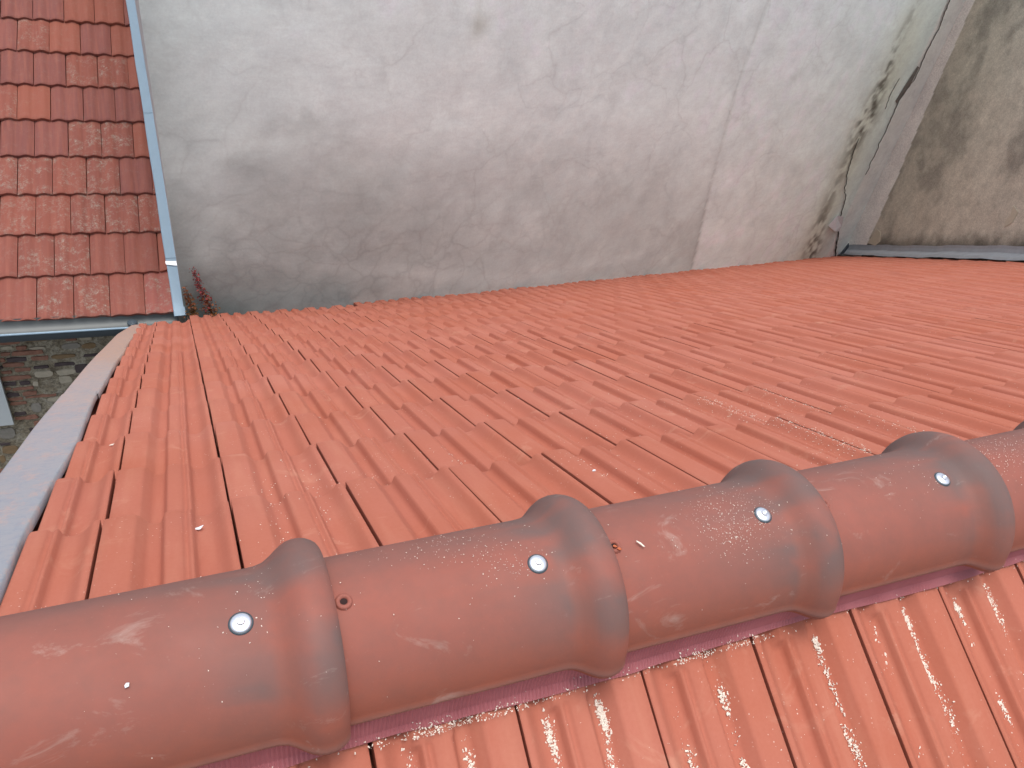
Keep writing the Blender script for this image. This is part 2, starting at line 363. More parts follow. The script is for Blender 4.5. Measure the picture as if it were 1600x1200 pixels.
# ribbons for the open cracks, lying in the plaster
def ribbon(nm, pts, widths, parent, matb, xyf=xy_ab, off=.012, dens=.02, mat=None, jit=.016):
    P = np.array(pts); L = np.r_[0, np.cumsum(np.linalg.norm(np.diff(P, axis=0), axis=1))]; n = int(L[-1]/dens)
    s = np.linspace(0, L[-1], n); u = np.interp(s, L, P[:, 0]); z = np.interp(s, L, P[:, 1])
    u = u + ((fbm(s*7, s*0+3, 4)-.5)*6+(fbm(s*24, s*0+5, 2)-.5)*2.5)*jit
    w = np.interp(s/L[-1], np.linspace(0, 1, len(widths)), widths)*(.55+.9*fbm(s*22, s*0+8, 3))
    mb = MB(); rows = []
    for i in range(n):
        r = []
        for q, dz in ((-1, 0.0), (1, 0.0)):
            X, Y, nx, ny = [float(a) for a in xyf(np.array(u[i]+q*w[i]/2))]
            r.append((X+nx*off, Y+ny*off, z[i]))
        X, Y, nx, ny = [float(a) for a in xyf(np.array(u[i]))]
        rows.append([r[0], (X+nx*(off-.006), Y+ny*(off-.006), z[i]), r[1]])
    mb.grid(rows, False); o = link(nm, mb.mesh(nm, mat or M_CRACK), parent); o.matrix_basis = matb; return o
ribbon('crack', [(9.58, .9), (9.57, -.62), (9.66, -.97), (9.62, -1.32), (9.65, -1.61), (9.50, -1.81), (9.51, -2.07), (9.54, -2.44), (9.52, -2.71), (9.53, -2.93)], [.022, .024, .034, .028, .022, .020, .016, .008], big, bw_loc, off=.022)
ribbon('crack', [(8.84, -2.30), (8.85, -2.5), (8.90, -2.75), (9.23, -3.25), (9.45, -3.71), (9.86, -4.4)], [.010, .020, .022, .024, .04, .032], big, bw_loc, off=.022)
ribbon('crack', [(9.22, -1.55), (9.16, -1.75), (9.18, -1.95)], [.004, .012, .004], big, bw_loc, off=.022)
pl = MB()
def patch(nm, pts, parent, matb, xyf, mat, off=.02, th=.004):
    mb = MB(); f = []; b = []
    for u, z in pts:
        X, Y, nx, ny = [float(a) for a in xyf(np.array(float(u)))]
        f.append((X+nx*off, Y+ny*off, z)); b.append((X+nx*(off-th), Y+ny*(off-th), z))
    n = len(pts); mb.add(f+b, [tuple(range(n))]+[(i, (i+1) % n, n+(i+1) % n, n+i) for i in range(n)])
    o = link(nm, mb.mesh(nm, mat), parent); o.matrix_basis = matb; return o
M_BARE = plain('grey_bare_masonry', (.17, .165, .15), .95, .05, 0, .4, 40)
patch('bare_masonry_patch', [(9.57, -1.42), (9.63, -1.44), (9.62, -1.62), (9.56, -1.80), (9.47, -1.90), (9.40, -1.86), (9.46, -1.68)], big, bw_loc, xy_ab, M_BARE)

# ------------------------------------------------------------------ tan wall at the right
C0 = np.array([11.256, 7.317]); CD = np.array([10.03, 4.037])-C0; CL = np.linalg.norm(CD); CD = CD/CL; CN = np.array([CD[1], -CD[0]])   # normal towards the roof
if CN @ (np.array([8.0, 5.0])-C0) < 0: CN = -CN
SH = .10
def xy_c(U):
    X = C0[0]+CD[0]*U-CN[0]*SH; Y = C0[1]+CD[1]*U-CN[1]*SH; return X, Y, CN[0]+0*U, CN[1]+0*U
ROOF_T = math.tan(.5361)
def roof_z_at(y): return -np.abs(y)*ROOF_T
def paint_c(u, z):
    f1 = fbm(u*1.7+3, z*1.7+8); f2 = fbm(u*6+4, z*6+1); f3 = fbm(u*20, z*20)
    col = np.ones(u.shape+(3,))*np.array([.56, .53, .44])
    d = sstep(.46, .66, f1*.7+f2*.3); col = col*(1-.50*d[..., None])+np.array([.13, .125, .11])*.5*d[..., None]
    col *= (1+.35*(f2-.5)+.35*(f3-.5))[..., None]
    hz = z-roof_z_at(C0[1]+CD[1]*u)
    mo = sstep(.42, .10, hz+.22*(f2-.5))*.85; col = col*(1-mo[..., None])+np.array([.055, .052, .042])*mo[..., None]
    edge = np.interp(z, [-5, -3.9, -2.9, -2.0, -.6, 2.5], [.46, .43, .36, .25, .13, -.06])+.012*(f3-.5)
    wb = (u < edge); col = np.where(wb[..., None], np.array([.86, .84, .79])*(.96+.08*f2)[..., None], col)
    return col
tan = empty('tan_building', 'tan roughcast wall with black mould along its foot at the right edge', 'wall', (11.0, 3.0, -9))
tl = Matrix.Translation((-11.0, -3.0, 9))
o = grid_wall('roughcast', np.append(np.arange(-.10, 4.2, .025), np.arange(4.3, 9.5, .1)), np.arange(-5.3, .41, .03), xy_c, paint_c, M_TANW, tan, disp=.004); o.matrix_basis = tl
tb = MB(); q = lambda u, d, z: (C0[0]+CD[0]*u-CN[0]*d, C0[1]+CD[1]*u-CN[1]*d, z)
tb.add([q(-.06, SH, -9), q(9.4, SH, -9), q(9.4, SH, -5.3), q(-.06, SH, -5.3)], [(0, 1, 2, 3)])
tb.add([q(9.4, SH, -9), q(9.4, 3, -9), q(9.4, 3, .4), q(9.4, SH, .4), q(-.06, 3, -9), q(-.06, 3, .4), q(-.06, SH, .4)], [(0, 1, 2, 3), (1, 4, 5, 2), (3, 2, 5, 6)])
tb.c = [(.4, .35, .28, 1)]*len(tb.v)
o = link('wall', tb.mesh('wall', M_TANW), tan); o.matrix_basis = tl
patch('flaked_paint_patch', [(.50, -3.62), (.62, -3.60), (.72, -3.70), (.66, -3.80), (.54, -3.84), (.44, -3.88)], tan, tl, xy_c, M_FLAKE, .006)
patch('flaked_paint_patch', [(2.78, -2.10), (2.90, -2.12), (2.91, -2.24), (2.84, -2.34), (2.80, -2.28), (2.82, -2.2)], tan, tl, xy_c, M_FLAKE, .006)

# ================================================================== new roof
ALPHA = .5361; W = .21; EXPO = .3671; X0 = 1.567; S1 = .4566; S2 = .8004; TL = .44
NX0 = 1.9002
ca, sa = math.cos(ALPHA), math.sin(ALPHA)
KN = [(0.0, .0238), (.010, .0262), (.10, .0266), (.225, .0264), (.242, .0255), (.258, .0225), (.315, .0065), (.335, .0025), (.36, .0005), (.40, .0004), (.424, .0022), (.440, .0085), (.455, .0170), (.468, .0212), (.480, .0220), (.53, .0222), (.585, .0216),
      (.600, .0190), (.616, .0150), (.632, .0158), (.646, .0200), (.660, .0204), (.672, .0175), (.688, .0085), (.702, .0030), (.725, .0008), (.77, 0), (.81, .0014), (.84, .0048), (.868, .0105), (.895, .0170), (.918, .0228), (.938, .0255), (.968, .0258), (.976, .0238)]
KT = np.array([k[0] for k in KN]); KH = np.array([k[1] for k in KN])*.84
def prof(t, v=.3, head=False):
    h = np.interp(t, KT, KH)
    k = (1-float(sstep(.100, .120, v)))*(1 if head else float(sstep(.074, .082, v)))
    if k > 0:
        tt = np.asarray(t, float)
        wide = .0184*sstep(.415, .452, tt)*sstep(.765, .715, tt)*k
        bulb = 0
        h = np.maximum(h, wide)+bulb
    return h
def slope_h(v): return -.0265-.035+.035*v/.44
def tile_mesh(name, t0=0.0, t1=.976, vs=(0, .070, .078, .084, .097, .102, .107, .112, .117, .122, .30, .428, .4375, .44), cut=TL, knots=None, mat=M_TILE, head=False):
    mb = MB(); ts = [t for t in (KT if knots is None else knots) if t0 < t < t1]; ts = [t0]+ts+[t1]
    vs = [v for v in vs if v < cut-.004]+[cut]
    if cut == TL: pass
    P = []
    for i, v in enumerate(vs):
        dz = -.0024 if (cut == TL and v >= .44) else (-.0005 if (cut == TL and v > .435) else 0)
        P.append([(t*W, v, float(prof(t, v, head))+slope_h(v)+dz) for t in ts])
    mb.grid(P, True)
    top = P[-1]; n = len(ts); th = .0135
    # end face, sides, underside
    mb.grid([top, [(x, y-.001, z-th) for x, y, z in top]], False)
    for k, s in ((0, False), (-1, True)):
        L = [r[k] for r in P]; mb.grid([L, [(x, y, z-.022) for x, y, z in L]], False, flip=not s)
    und = [[(x, y, z-th) for x, y, z in r] for r in P]; mb.grid(und, False, flip=True)
    mb.grid([[(x, y, z-th) for x, y, z in P[0]], P[0]], False)
    return mb
TM_hi = tile_mesh('tile').mesh('tile', M_TILE)
TM_near = tile_mesh('tile', head=True).mesh('tile', M_TILE)
TM_half = tile_mesh('tile', t0=.445).mesh('tile', M_TILE)
lowk = [.0, .225, .258, .315, .36, .424, .455, .480, .585, .616, .653, .702, .77, .84, .895, .938, .968]
TM_mid = tile_mesh('tile', knots=lowk, vs=(0, .073, .082, .099, .108, .115, .122, .30, .430, .44)).mesh('tile', M_TILE)
LOWB = tile_mesh('tile', knots=lowk, vs=(0, .074, .083, .100, .120, .430, .44)); LOWHALF = tile_mesh('tile', t0=.445, knots=lowk, vs=(0, .074, .083, .100, .120, .430, .44))
def far_mat(x, s_head, jit=True):
    j = (lambda a: random.gauss(0, a)) if jit else (lambda a: 0)
    loc = Vector((x+j(.0004), s_head*ca, -s_head*sa))+Vector((0, sa, ca))*j(.0006)
    return Matrix.Translation(loc) @ Euler((-ALPHA+j(.0018), 0, j(.0012))).to_matrix().to_4x4() @ Euler((0, j(.0018), 0)).to_matrix().to_4x4()
def near_mat(x, s_head):
    j = lambda a: random.gauss(0, a)
    loc = Vector((x+j(.0008), -s_head*ca, -s_head*sa+j(.001)))
    return Matrix.Translation(loc) @ Matrix.Rotation(math.pi, 4, 'Z') @ Euler((-ALPHA+j(.0015), j(.0018), j(.0012))).to_matrix().to_4x4()
def wall_u_y(x): return float(np.interp(x, WP[:, 0], WP[:, 1]))
house = empty('roofed_house', 'house under a new salmon clay tile roof with a rounded brown ridge, filling the foreground', 'house', (5, 0, -9))
HB = Matrix.Translation((-5, 0, 9))
tiles = []      # (area, matrix, hi mesh, kind)
def area_of(mw, t0, vis0, vis1):
    pts = [mw @ Vector((t0*W, vis0, 0)), mw @ Vector((W, vis0, 0)), mw @ Vector((W, vis1, 0)), mw @ Vector((t0*W, vis1, 0))]
    q = project([tuple(p) for p in pts])
    if (q[:, 2] < .1).any(): return 0
    x = np.clip(q[:, 0], 0, 1600); y = np.clip(q[:, 1], 0, 1200)
    return abs(np.sum(x*np.roll(y, -1)-np.roll(x, -1)*y))/2
for i in range(-1, 47):
    x = X0+W*i
    for r in range(1, 26):
        s_end = S1 if r == 1 else S2+EXPO*(r-2)
        s_head = s_end-TL
        if i <= 0 and r > 13: break
        if i < 7 and r > 14: break
        y0 = s_head*ca
        if y0 > wall_u_y(x+W)+.02: break
        # cut where the tan wall stands
        uu = (y0-C0[1])/CD[1]; xw = C0[0]+CD[0]*uu
        if x > xw+.02: continue
        mw = far_mat(x, s_head)
        a = area_of(mw, .445 if i == -1 else 0, .075, .44)
        tiles.append([a, mw, 'half' if i == -1 else 'full', r])
for i in range(-3, 32):
    for r in range(0, 3):
        x = NX0+W*i; s_head = .135+.3671*r
        if x-W < 1.40 or x > 8.4+s_head*0: continue
        mw = near_mat(x-.001, s_head); a = area_of(mw, 0, .07, .44)
        tiles.append([a, mw, 'near' if r == 0 else 'full', r])
tiles.sort(key=lambda q: -q[0])
parts, rest = tiles[:300], tiles[300:]
for a, mw, kind, r in parts:
    link('tile', TM_half if kind == 'half' else TM_near if kind == 'near' else (TM_hi if a > 900 else TM_mid), house, mw=HB @ mw)
fv, ff, fs, fc = [], [], [], []
for a, mw, kind, r in rest:
    src = LOWHALF if kind == 'half' else LOWB; b = len(fv); M3 = np.array(mw)
    V = np.c_[np.array(src.v), np.ones(len(src.v))] @ M3.T
    fv.extend(V[:, :3].tolist()); ff.extend([tuple(b+k for k in q) for q in src.f]); fs.extend(src.sm); c = random.random()*.98; fc.extend([(c, c, c, 1)]*len(V))
m = bpy.data.meshes.new('tile_field'); m.from_pydata(fv, [], ff); m.polygons.foreach_set('use_smooth', fs)
at = m.color_attributes.new('tint', 'FLOAT_COLOR', 'POINT'); at.data.foreach_set('color', np.array(fc, dtype=np.float32).ravel()); m.materials.append(M_TILE)
o = link('tile_field', m, house); o.matrix_basis = HB; o['kind'] = 'stuff'
# deck below the tiles
dk = MB(); dz = .092
def rp(x, s, h, side=1): return (x, side*(s*ca+h*sa), -s*sa+h*ca)
dk.add([(1.37, 0, -.108), (11.0, 0, -.108), rp(12.4, 10.2, -dz), rp(1.37, 5.02, -dz)], [(0, 3, 2, 1)])
dk.add([(1.37, 0, -.1081), (8.6, 0, -.1081), rp(8.6, 1.4, -dz, -1), rp(1.37, 1.4, -dz, -1)], [(0, 1, 2, 3)])
o = link('roof_deck', dk.mesh('roof_deck', M_DECK), house); o.matrix_basis = HB
hb = MB()
hb.add([(1.42, -1.1, -9), (1.42, 4.2, -9), (1.42, 4.2, -2.75), (1.42, 0, -.16), (1.42, -1.1, -.86)], [(0, 1, 2, 3, 4)])
hb.add([(8.6, -1.1, -9), (1.42, -1.1, -9), (1.42, -1.1, -.86), (8.6, -1.1, -.86), (1.42, 4.2, -9), (1.42, 4.2, -2.75), (3.4, 4.2, -2.75), (3.4, 4.2, -9)], [(0, 3, 2, 1), (4, 7, 6, 5)])
o = link('wall', hb.mesh('wall', M_MORTAR), house); o.matrix_basis = HB
# verge metal in three lapped lengths
vi = [(-.1, 1.46), (.217, 1.458), (.47, 1.449), (.81, 1.449), (1.19, 1.457), (1.93, 1.437), (2.82, 1.440), (3.65, 1.463), (4.83, 1.490)]
vo_ = [(-.1, 1.325), (.97, 1.323), (1.45, 1.318), (2.28, 1.320), (3.21, 1.330), (4.25, 1.358), (4.87, 1.405)]
def verge(s0, s1, lift, inset):
    mb = MB(); rows = []; lift -= .020
    for s in np.arange(s0, s1+.001, (s1-s0)/30):
        xi = np.interp(s, *zip(*vi))-inset; xo = np.interp(s, *zip(*vo_)); wv = .0012*math.sin(s*5)
        h = lift+wv
        rows.append([rp(xo-.004, s, h-.13), rp(xo-.002, s, h-.012), rp(xo, s, h-.001), rp(xo+.006, s, h+.001), rp((xi+xo)/2, s, h+.0015), rp(xi-.006, s, h), rp(xi, s, h-.002), rp(xi+.0015, s, h-.02)])
    mb.grid(rows, True)
    mb.grid([rows[-1], [(x, y-.004*0, z-.004) for x, y, z in rows[-1]]], False)
    o = link('verge_flashing', mb.mesh('verge_flashing', M_VERGE), house); o.matrix_basis = HB
verge(-.02, 2.03, .004, .008); verge(1.99, 3.42, .001, .004); verge(3.38, 4.86, .001, .016)
# flashing along the foot of the tan wall
ff_ = MB(); prof_f = [(-.015, .012), (.0, .040), (.012, .052), (.030, .050), (.085, .072), (.098, .084), (.103, .13), (.103, .17)]
rows = []
for k, u in enumerate(np.arange(-.02, 9.2, .05)):
    j = .004*math.sin(u*9)+random.uniform(-.0025, .0025); lap = .006 if (u % 2.05) < 1.0 else 0
    y = C0[1]+CD[1]*u; s = y/ca; row = []
    for dfl, hh in prof_f:
        # dfl runs from the free edge back to the wall plane
        px = C0[0]+CD[0]*u+CN[0]*(.02-dfl*1.12); py = C0[1]+CD[1]*u+CN[1]*(.02-dfl*1.12)
        row.append((px, py, -abs(py)*ROOF_T+(hh+j+lap)/ca*.9-.010))
    rows.append(row)
ff_.grid(rows, False); o = link('wall_flashing', ff_.mesh('wall_flashing', M_LEAD), house); o.matrix_basis = HB

# ------------------------------------------------------------------ ridge
YC, ZC, RR, LR, SX, PHI, PHIH = -.0461, -.080, .1222, .3966, 1.7575, .1621, .1377
RPROF = [(-.300, .1195), (-.20, .1205), (-.05, .1218), (.015, .1222), (.028, .1230), (.038, .1255), (.047, .1310), (.055, .1375), (.063, .1435), (.072, .1482), (.081, .1502), (.090, .1500), (.098, .1480), (.105, .1445), (.110, .1405), (.1125, .1365)]
def ridge_mesh(seed):
    rs = random.Random(seed); mb = MB(); cols = []
    phs = np.radians(np.concatenate([[-97, -94], np.arange(-88, 84, 5), [84, 87, 89.5, 91.5, 93.5]]))
    P = []
    for x, r in RPROF:
        row = []
        for ph in phs:
            d = math.degrees(ph); rr = r
            if d > 83: rr += .0028*math.exp(-((d-88.0)/2.0)**2) - (.0022 if d > 91 else 0)
            row.append((x, -rr*math.sin(ph), rr*math.cos(ph)))
        P.append(row)
    mb.grid(P, True)
    o1, o2 = rs.uniform(0, 50), rs.uniform(0, 50)
    for (x, r) in RPROF:
        for ph in phs:
            d = math.degrees(ph); n = float(fbm(x*13+o1, ph*2.6+o2, 5))
            coll = float(sstep(-.10, .06, x)); rim = float(sstep(.028, .042, x)*sstep(.068, .050, x))*float(sstep(-5, 40, d))*(.4+1.0*n)
            g_ = coll*(1.0 if d < 60 else 1.0-(d-60)/60)*max(0, 2.6*n-.62) + .55*float(sstep(10, -45, d))*(.4+n) + .30*(n-.35)
            g_ *= (1-.35*min(1, rim)); g_ = min(1, max(0, g_))
            lowr = float(sstep(40, 88, d))*.65*(1-.2*coll)+.22*rim
            line = math.exp(-((d-88.5)/1.6)**2)*.6
            cols.append((g_, min(1, lowr), line, 1))
    b0 = len(mb.v)
    end = P[-1]; mb.grid([end, [(.1127, y*.90, z*.90) for _, y, z in end], [(.09, y*.895, z*.895) for _, y, z in end]], False)
    cols += [(.3, .5, 0, 1)]*(len(mb.v)-b0); b0 = len(mb.v)
    # inner surface and cut edges
    inn = [[(x, y*(1-.011/r), z*(1-.011/r)) for x, y, z in row] for row, (x_, r) in zip(P, RPROF)]
    mb.grid(inn, True, flip=True)
    for k in (0, -1): mb.grid([[r[k] for r in P], [r[k] for r in inn]], False, flip=(k == 0))
    mb.grid([inn[0], P[0]], False)
    cols += [(.1, .6, 0, 1)]*(len(mb.v)-b0); mb.c = cols
    return mb.mesh('ridge_tile', M_RIDGE)
def disc_rings(rings, n=24):
    mb = MB(); P = [[(r*math.cos(2*math.pi*k/n), r*math.sin(2*math.pi*k/n), z) for k in range(n+1)] for r, z in rings]
    mb.grid(P, True, flip=True); return mb
wm = disc_rings([(.0126, -.003), (.0128, .0006), (.0122, .0018), (.0105, .0026), (.0070, .0034), (.0050, .0036), (.0048, .0036), (.0047, .0062), (.0043, .0070), (.0026, .0071), (.0021, .0066), (.0016, .0052), (.0001, .0050)])
SCREW_M = wm.mesh('screw', M_SCREW)
RUBBER_M = disc_rings([(.0150, -.002), (.0150, .0000), (.0135, .0012), (.012, .0012)]).mesh('screw_seal', M_GUTD)
BOSS_M = disc_rings([(.0118, -.003), (.0112, .0016), (.0098, .0034), (.0074, .0036), (.0052, .0026), (.0046, .0004), (.0044, -.001)]).mesh('nail_boss', M_RIDGE)
HOLE_M = disc_rings([(.0048, .0006), (.0001, .0003)]).mesh('nail_hole', M_HOLE)  # dark disc painted as the shade inside the nail hole
def ridge_frame(x, ph, r, tilt=(0, 0)):
    n = Vector((0, -math.sin(ph), math.cos(ph))); ty = Vector((0, math.cos(ph), math.sin(ph)))
    M = Matrix(((1, 0, 0, x), (0, ty.y, n.y, r*n.y), (0, ty.z, n.z, r*n.z), (0, 0, 0, 1)))
    return M @ Euler((tilt[0], tilt[1], 0)).to_matrix().to_4x4()
for k in range(0, 17):
    j = lambda a: random.gauss(0, a) if k > 3 else random.gauss(0, a*.3)
    o = link('ridge_tile', ridge_mesh(100+k), house)
    yk = YC-.0035*(SX+LR*k-1); zk = ZC-.0038*(SX+LR*k-1)
    if k > 5: yk, zk = YC-.0035*2.75, ZC-.0038*2.75
    MW = Matrix.Translation((SX+LR*k, yk+j(.001), zk+j(.001))) @ Euler((j(.01), -.004+j(.003), j(.004))).to_matrix().to_4x4()
    o.matrix_basis = HB @ MW
    link('screw', SCREW_M, o, mw=ridge_frame(0, PHI+.02*math.sin(k*2.1), .1228, (j(.06), j(.06))))
    link('screw_seal', RUBBER_M, o, mw=ridge_frame(0, PHI+.02*math.sin(k*2.1), .1222))
    b = link('nail_boss', BOSS_M, o, mw=ridge_frame(-.3966+.1235+.002, PHIH, .1203)) if k > 0 else None
    if b: link('nail_hole', HOLE_M, o, mw=ridge_frame(-.3966+.1235+.002, PHIH, .1206))
# pleated underlay strip showing below the ridge on the near side
st = MB(); r0, r1_, r2 = [], [], []
xs = np.arange(1.42, 8.3, .0030)
def near_surf(x, s):      # height of the near tiles above the roof plane
    tt = ((NX0 - x)/W) % 1.0; v = s-.135
    return float(prof(min(tt, .975), max(v, 0), True))+slope_h(max(v, 0))
hs = np.array([near_surf(x, .23) for x in xs]); ker = np.hanning(41); ker /= ker.sum(); hs = np.convolve(np.pad(hs, 20, 'edge'), ker, 'valid')+.004
rows = [[] for _ in range(4)]
for i, x in enumerate(xs):
    z = .0019 if i % 2 else -.0016; sl = .221+.003*math.sin(x*9)+.003*float(vnoise(x*14, 2.0))
    h = hs[i]
    rows[0].append(rp(x, .135, .030+z, -1)); rows[1].append(rp(x, .185, max(h, -.012)*.5+.014+z, -1)); rows[2].append(rp(x, .210, h+.009+z, -1)); rows[3].append(rp(x, sl, h+.0045+z*.8, -1))
st.grid(rows, False, flip=True)
o = link('underlay_strip', st.mesh('underlay_strip', M_STRIP), house); o.matrix_basis = HB

# ================================================================== neighbouring roof
KF = .235/.3
NO = np.array([.54247, 4.67596, -2.74598]); NYAW, NPIT = -.0203, .4351; NE = .36707; NW_ = .235
nex = np.array([math.cos(NYAW), math.sin(NYAW), 0]); nh = np.array([-math.sin(NYAW), math.cos(NYAW), 0]); ney = nh*math.cos(NPIT)+np.array([0, 0, math.sin(NPIT)]); nn = np.cross(nex, ney)
nbh = empty('neighbouring_house', 'old house with weathered red tile roof, zinc gutter and patched rubble wall at the left', 'house', (-1, 6, -9))
NB = Matrix.Translation((1, -6, 9))
NM = Matrix(((nex[0], ney[0], nn[0], NO[0]), (nex[1], ney[1], nn[1], NO[1]), (nex[2], ney[2], nn[2], NO[2]), (0, 0, 0, 1)))
def strip_l(v): return 1.131-.0515*v
MAU = (.185, .066, .054, .12); ORA = (.245, .077, .048, .15); LIC = (.205, .067, .048, .9); RED = (.215, .070, .050, .2); LIO = (.22, .069, .047, .65)
kinds = {(0, 0): RED, (0, 1): LIC, (0, 2): LIC, (0, 3): RED, (0, 4): (.28, .090, .072, 1.0), (1, 0): RED, (1, 1): LIC, (1, 2): LIC, (1, 3): RED, (1, 4): RED,
         (2, 0): LIO, (2, 1): LIO, (2, 2): LIC, (2, 3): LIC, (2, 4): LIO, (3, 0): LIC, (3, 1): LIC, (3, 2): LIO, (3, 3): LIC, (3, 4): MAU,
         (4, 0): MAU, (4, 1): MAU, (4, 2): LIC, (4, 3): LIC, (4, 4): ORA, (5, 0): LIO, (5, 1): ORA, (5, 2): MAU, (5, 3): MAU, (5, 4): MAU,
         (6, 0): MAU, (6, 1): MAU, (6, 2): LIO, (6, 3): LIO, (6, 4): ORA, (7, 0): MAU, (7, 1): LIO, (7, 2): ORA, (7, 3): MAU, (7, 4): ORA,
         (8, 0): MAU, (8, 1): MAU, (8, 2): ORA, (8, 3): ORA, (8, 4): MAU}
OT = np.array([0, .02, .06, .12, .2, .3, .38, .44, .47, .5, .53, .56, .62, .72, .82, .88, .94, .978]); 
def oh(t): return .0200*(.5-.5*math.cos(4*math.pi*(t-.0)))**.8 + (.006*math.exp(-((t-.5)/.045)**2)) - .002*math.exp(-((t-.0)/.02)**2)
def old_tile(tmax, x0, y0):
    mb = MB(); ts = [t for t in OT if t < tmax-.01]+[min(tmax, .978)]
    P = []
    for v in (0.0, .2, .405, .432, .4365):
        row = []
        for t in ts:
            tt = t
            if tmax < .97 and t == ts[-1]: tt = t+.0515*v/NW_
            row.append((tt*NW_, -v + (.436 if True else 0), oh(t)-.038+.030*v/.436-(.004 if v > .435 else 0)))
        P.append(row)
    mb.grid(P, True, flip=True); e = P[-1]
    mb.grid([e, [(x, y+.001, z-.024) for x, y, z in e]], False, flip=True)
    for k in (0, -1):
        L = [r[k] for r in P]; mb.grid([L, [(x, y, z-.02) for x, y, z in L]], False, flip=(k == 0))
    mb.grid([[(x, y, z-.018) for x, y, z in r] for r in (P[0], P[-1])], False)
    return mb.mesh('tile', M_OLD)
old_full = old_tile(.978, 0, 0)
for r in range(0, 17):
    for k in range(-5, 6):
        kk = k + (0 if r % 2 == 0 else -.5); x = kk*NW_
        lim = strip_l(r*NE)+.02
        if x > lim-.012: continue
        tm = (lim-x)/NW_
        me = old_full if tm >= .978 else old_tile(tm, 0, 0)
        jit = lambda a: random.gauss(0, a)
        L = Matrix.Translation((x+jit(.001), r*NE+jit(.0015), jit(.0012))) @ Euler((jit(.003), jit(.004), jit(.003))).to_matrix().to_4x4()
        o = link('tile', me, nbh, mw=NB @ NM @ L)
        c = kinds.get((r, k if r % 2 == 0 else k), None) if 0 <= k <= 4 else None
        if c is None: c = random.choice([MAU, ORA, LIC, RED, LIO])
        v_ = random.uniform(.93, 1.07); o.color = (c[0]*v_, c[1]*v_, c[2]*v_, c[3])
def nbp(u, v, h): return tuple(NO+nex*u+ney*v+nn*h)
sm = MB(); sm.add([nbp(-1.3, -.0, -.06), nbp(1.16, 0, -.06), nbp(.78, 6.6, -.06), nbp(-1.3, 6.6, -.06)], [(0, 1, 2, 3)])
o = link('roof_deck', sm.mesh('roof_deck', M_DECK), nbh); o.matrix_basis = NB
# blue grey strip along the verge: two lengths, with a pale clip over the lap
def strip(v0, v1, dh, nm='verge_strip'):
    mb = MB(); rows = []
    for v in np.linspace(v0, v1, 24):
        a = strip_l(v)-.003+.0018*math.sin(v*7); b = a+.084-.0004*v*4
        rows.append([nbp(a, v, .0+dh), nbp(a+.002, v, .018+dh), nbp(a+.008, v, .022+dh), nbp(a+.05, v, .024+dh), nbp(b-.006, v, .027+dh), nbp(b, v, .024+dh), nbp(b+.001, v, -.05+dh)])
    mb.grid(rows, False, flip=True)
    mb.grid([rows[0], [tuple(np.array(p_)-nn*.012) for p_ in rows[0]]], False)
    o = link(nm, mb.mesh(nm, M_BLUE), nbh); o.matrix_basis = NB
strip(-.05, .50, .0); strip(.46, 1.95, .004); strip(1.90, 4.6, .008); strip(4.5, 6.6, .011)
cl = MB(); v0, v1 = .385, .43
cl.add([nbp(strip_l(v)-.006, v-(0.0 if q else -.014), .033) if e == 0 else nbp(strip_l(v)+.086, v-.006, .036) for e in (0, 1) for q, v in ((0, v0), (1, v1))]+[nbp(strip_l(v0)+.088, v0-.006, -.02), nbp(strip_l(v1)+.088, v1-.006, -.02)], [(0, 2, 3, 1), (2, 4, 5, 3)])
o = link('strip_clip', cl.mesh('strip_clip', plain('pale_metal', (.62, .64, .66), .35, .5, .3)), nbh); o.matrix_basis = NB
# gutter
gt = MB(); rows = []
gx = np.arange(-1.3, 1.75, .05)
def gz(x): return -2.775-.018*(x-.5)
for x in gx:
    cy_, cz_ = 4.605, gz(x)+.012; row = [(x, cy_+.075, cz_+.03)]
    for a in np.radians(np.arange(0, 181, 15)): row.append((x, cy_+.07*math.cos(a), cz_-.055*math.sin(a)))
    rows.append(row)
gt.grid(rows, True)
outer = [[(x, y+(.004 if k < 7 else -.004), z-.004) for k, (x, y, z) in enumerate(r)] for r in rows]; gt.grid(outer, True, flip=True)
o = link('gutter', gt.mesh('gutter', M_GUT), nbh); o.matrix_basis = NB
bd = MB(); rows = []
for x in gx: rows.append([(x, 4.53+.008*math.cos(a), gz(x)+.014+.008*math.sin(a)) for a in np.linspace(0, 2*math.pi, 9)])
bd.grid(rows, True); o = link('gutter_bead', bd.mesh('gutter_bead', M_BLUE), nbh); o.matrix_basis = NB
fr = MB(); fr.grid([[(x, 4.528, gz(x)+.006), (x, 4.530, gz(x)-.035), (x, 4.545, gz(x)-.060)] for x in gx], True); o = link('gutter_front', fr.mesh('gutter_front', M_GUTD), nbh); o.matrix_basis = NB
ol = MB(); rows = []
for z, r in ((-.035, .034), (-.012, .036), (-.006, .030), (-.02, .001)): rows.append([(1.385+r*math.cos(a), 4.60+r*math.sin(a), gz(1.38)+.005+z+.02) for a in np.linspace(0, 2*math.pi, 17)])
ol.grid(rows, True, flip=True); o = link('gutter_outlet', ol.mesh('gutter_outlet', M_GUTD), nbh); o.matrix_basis = NB
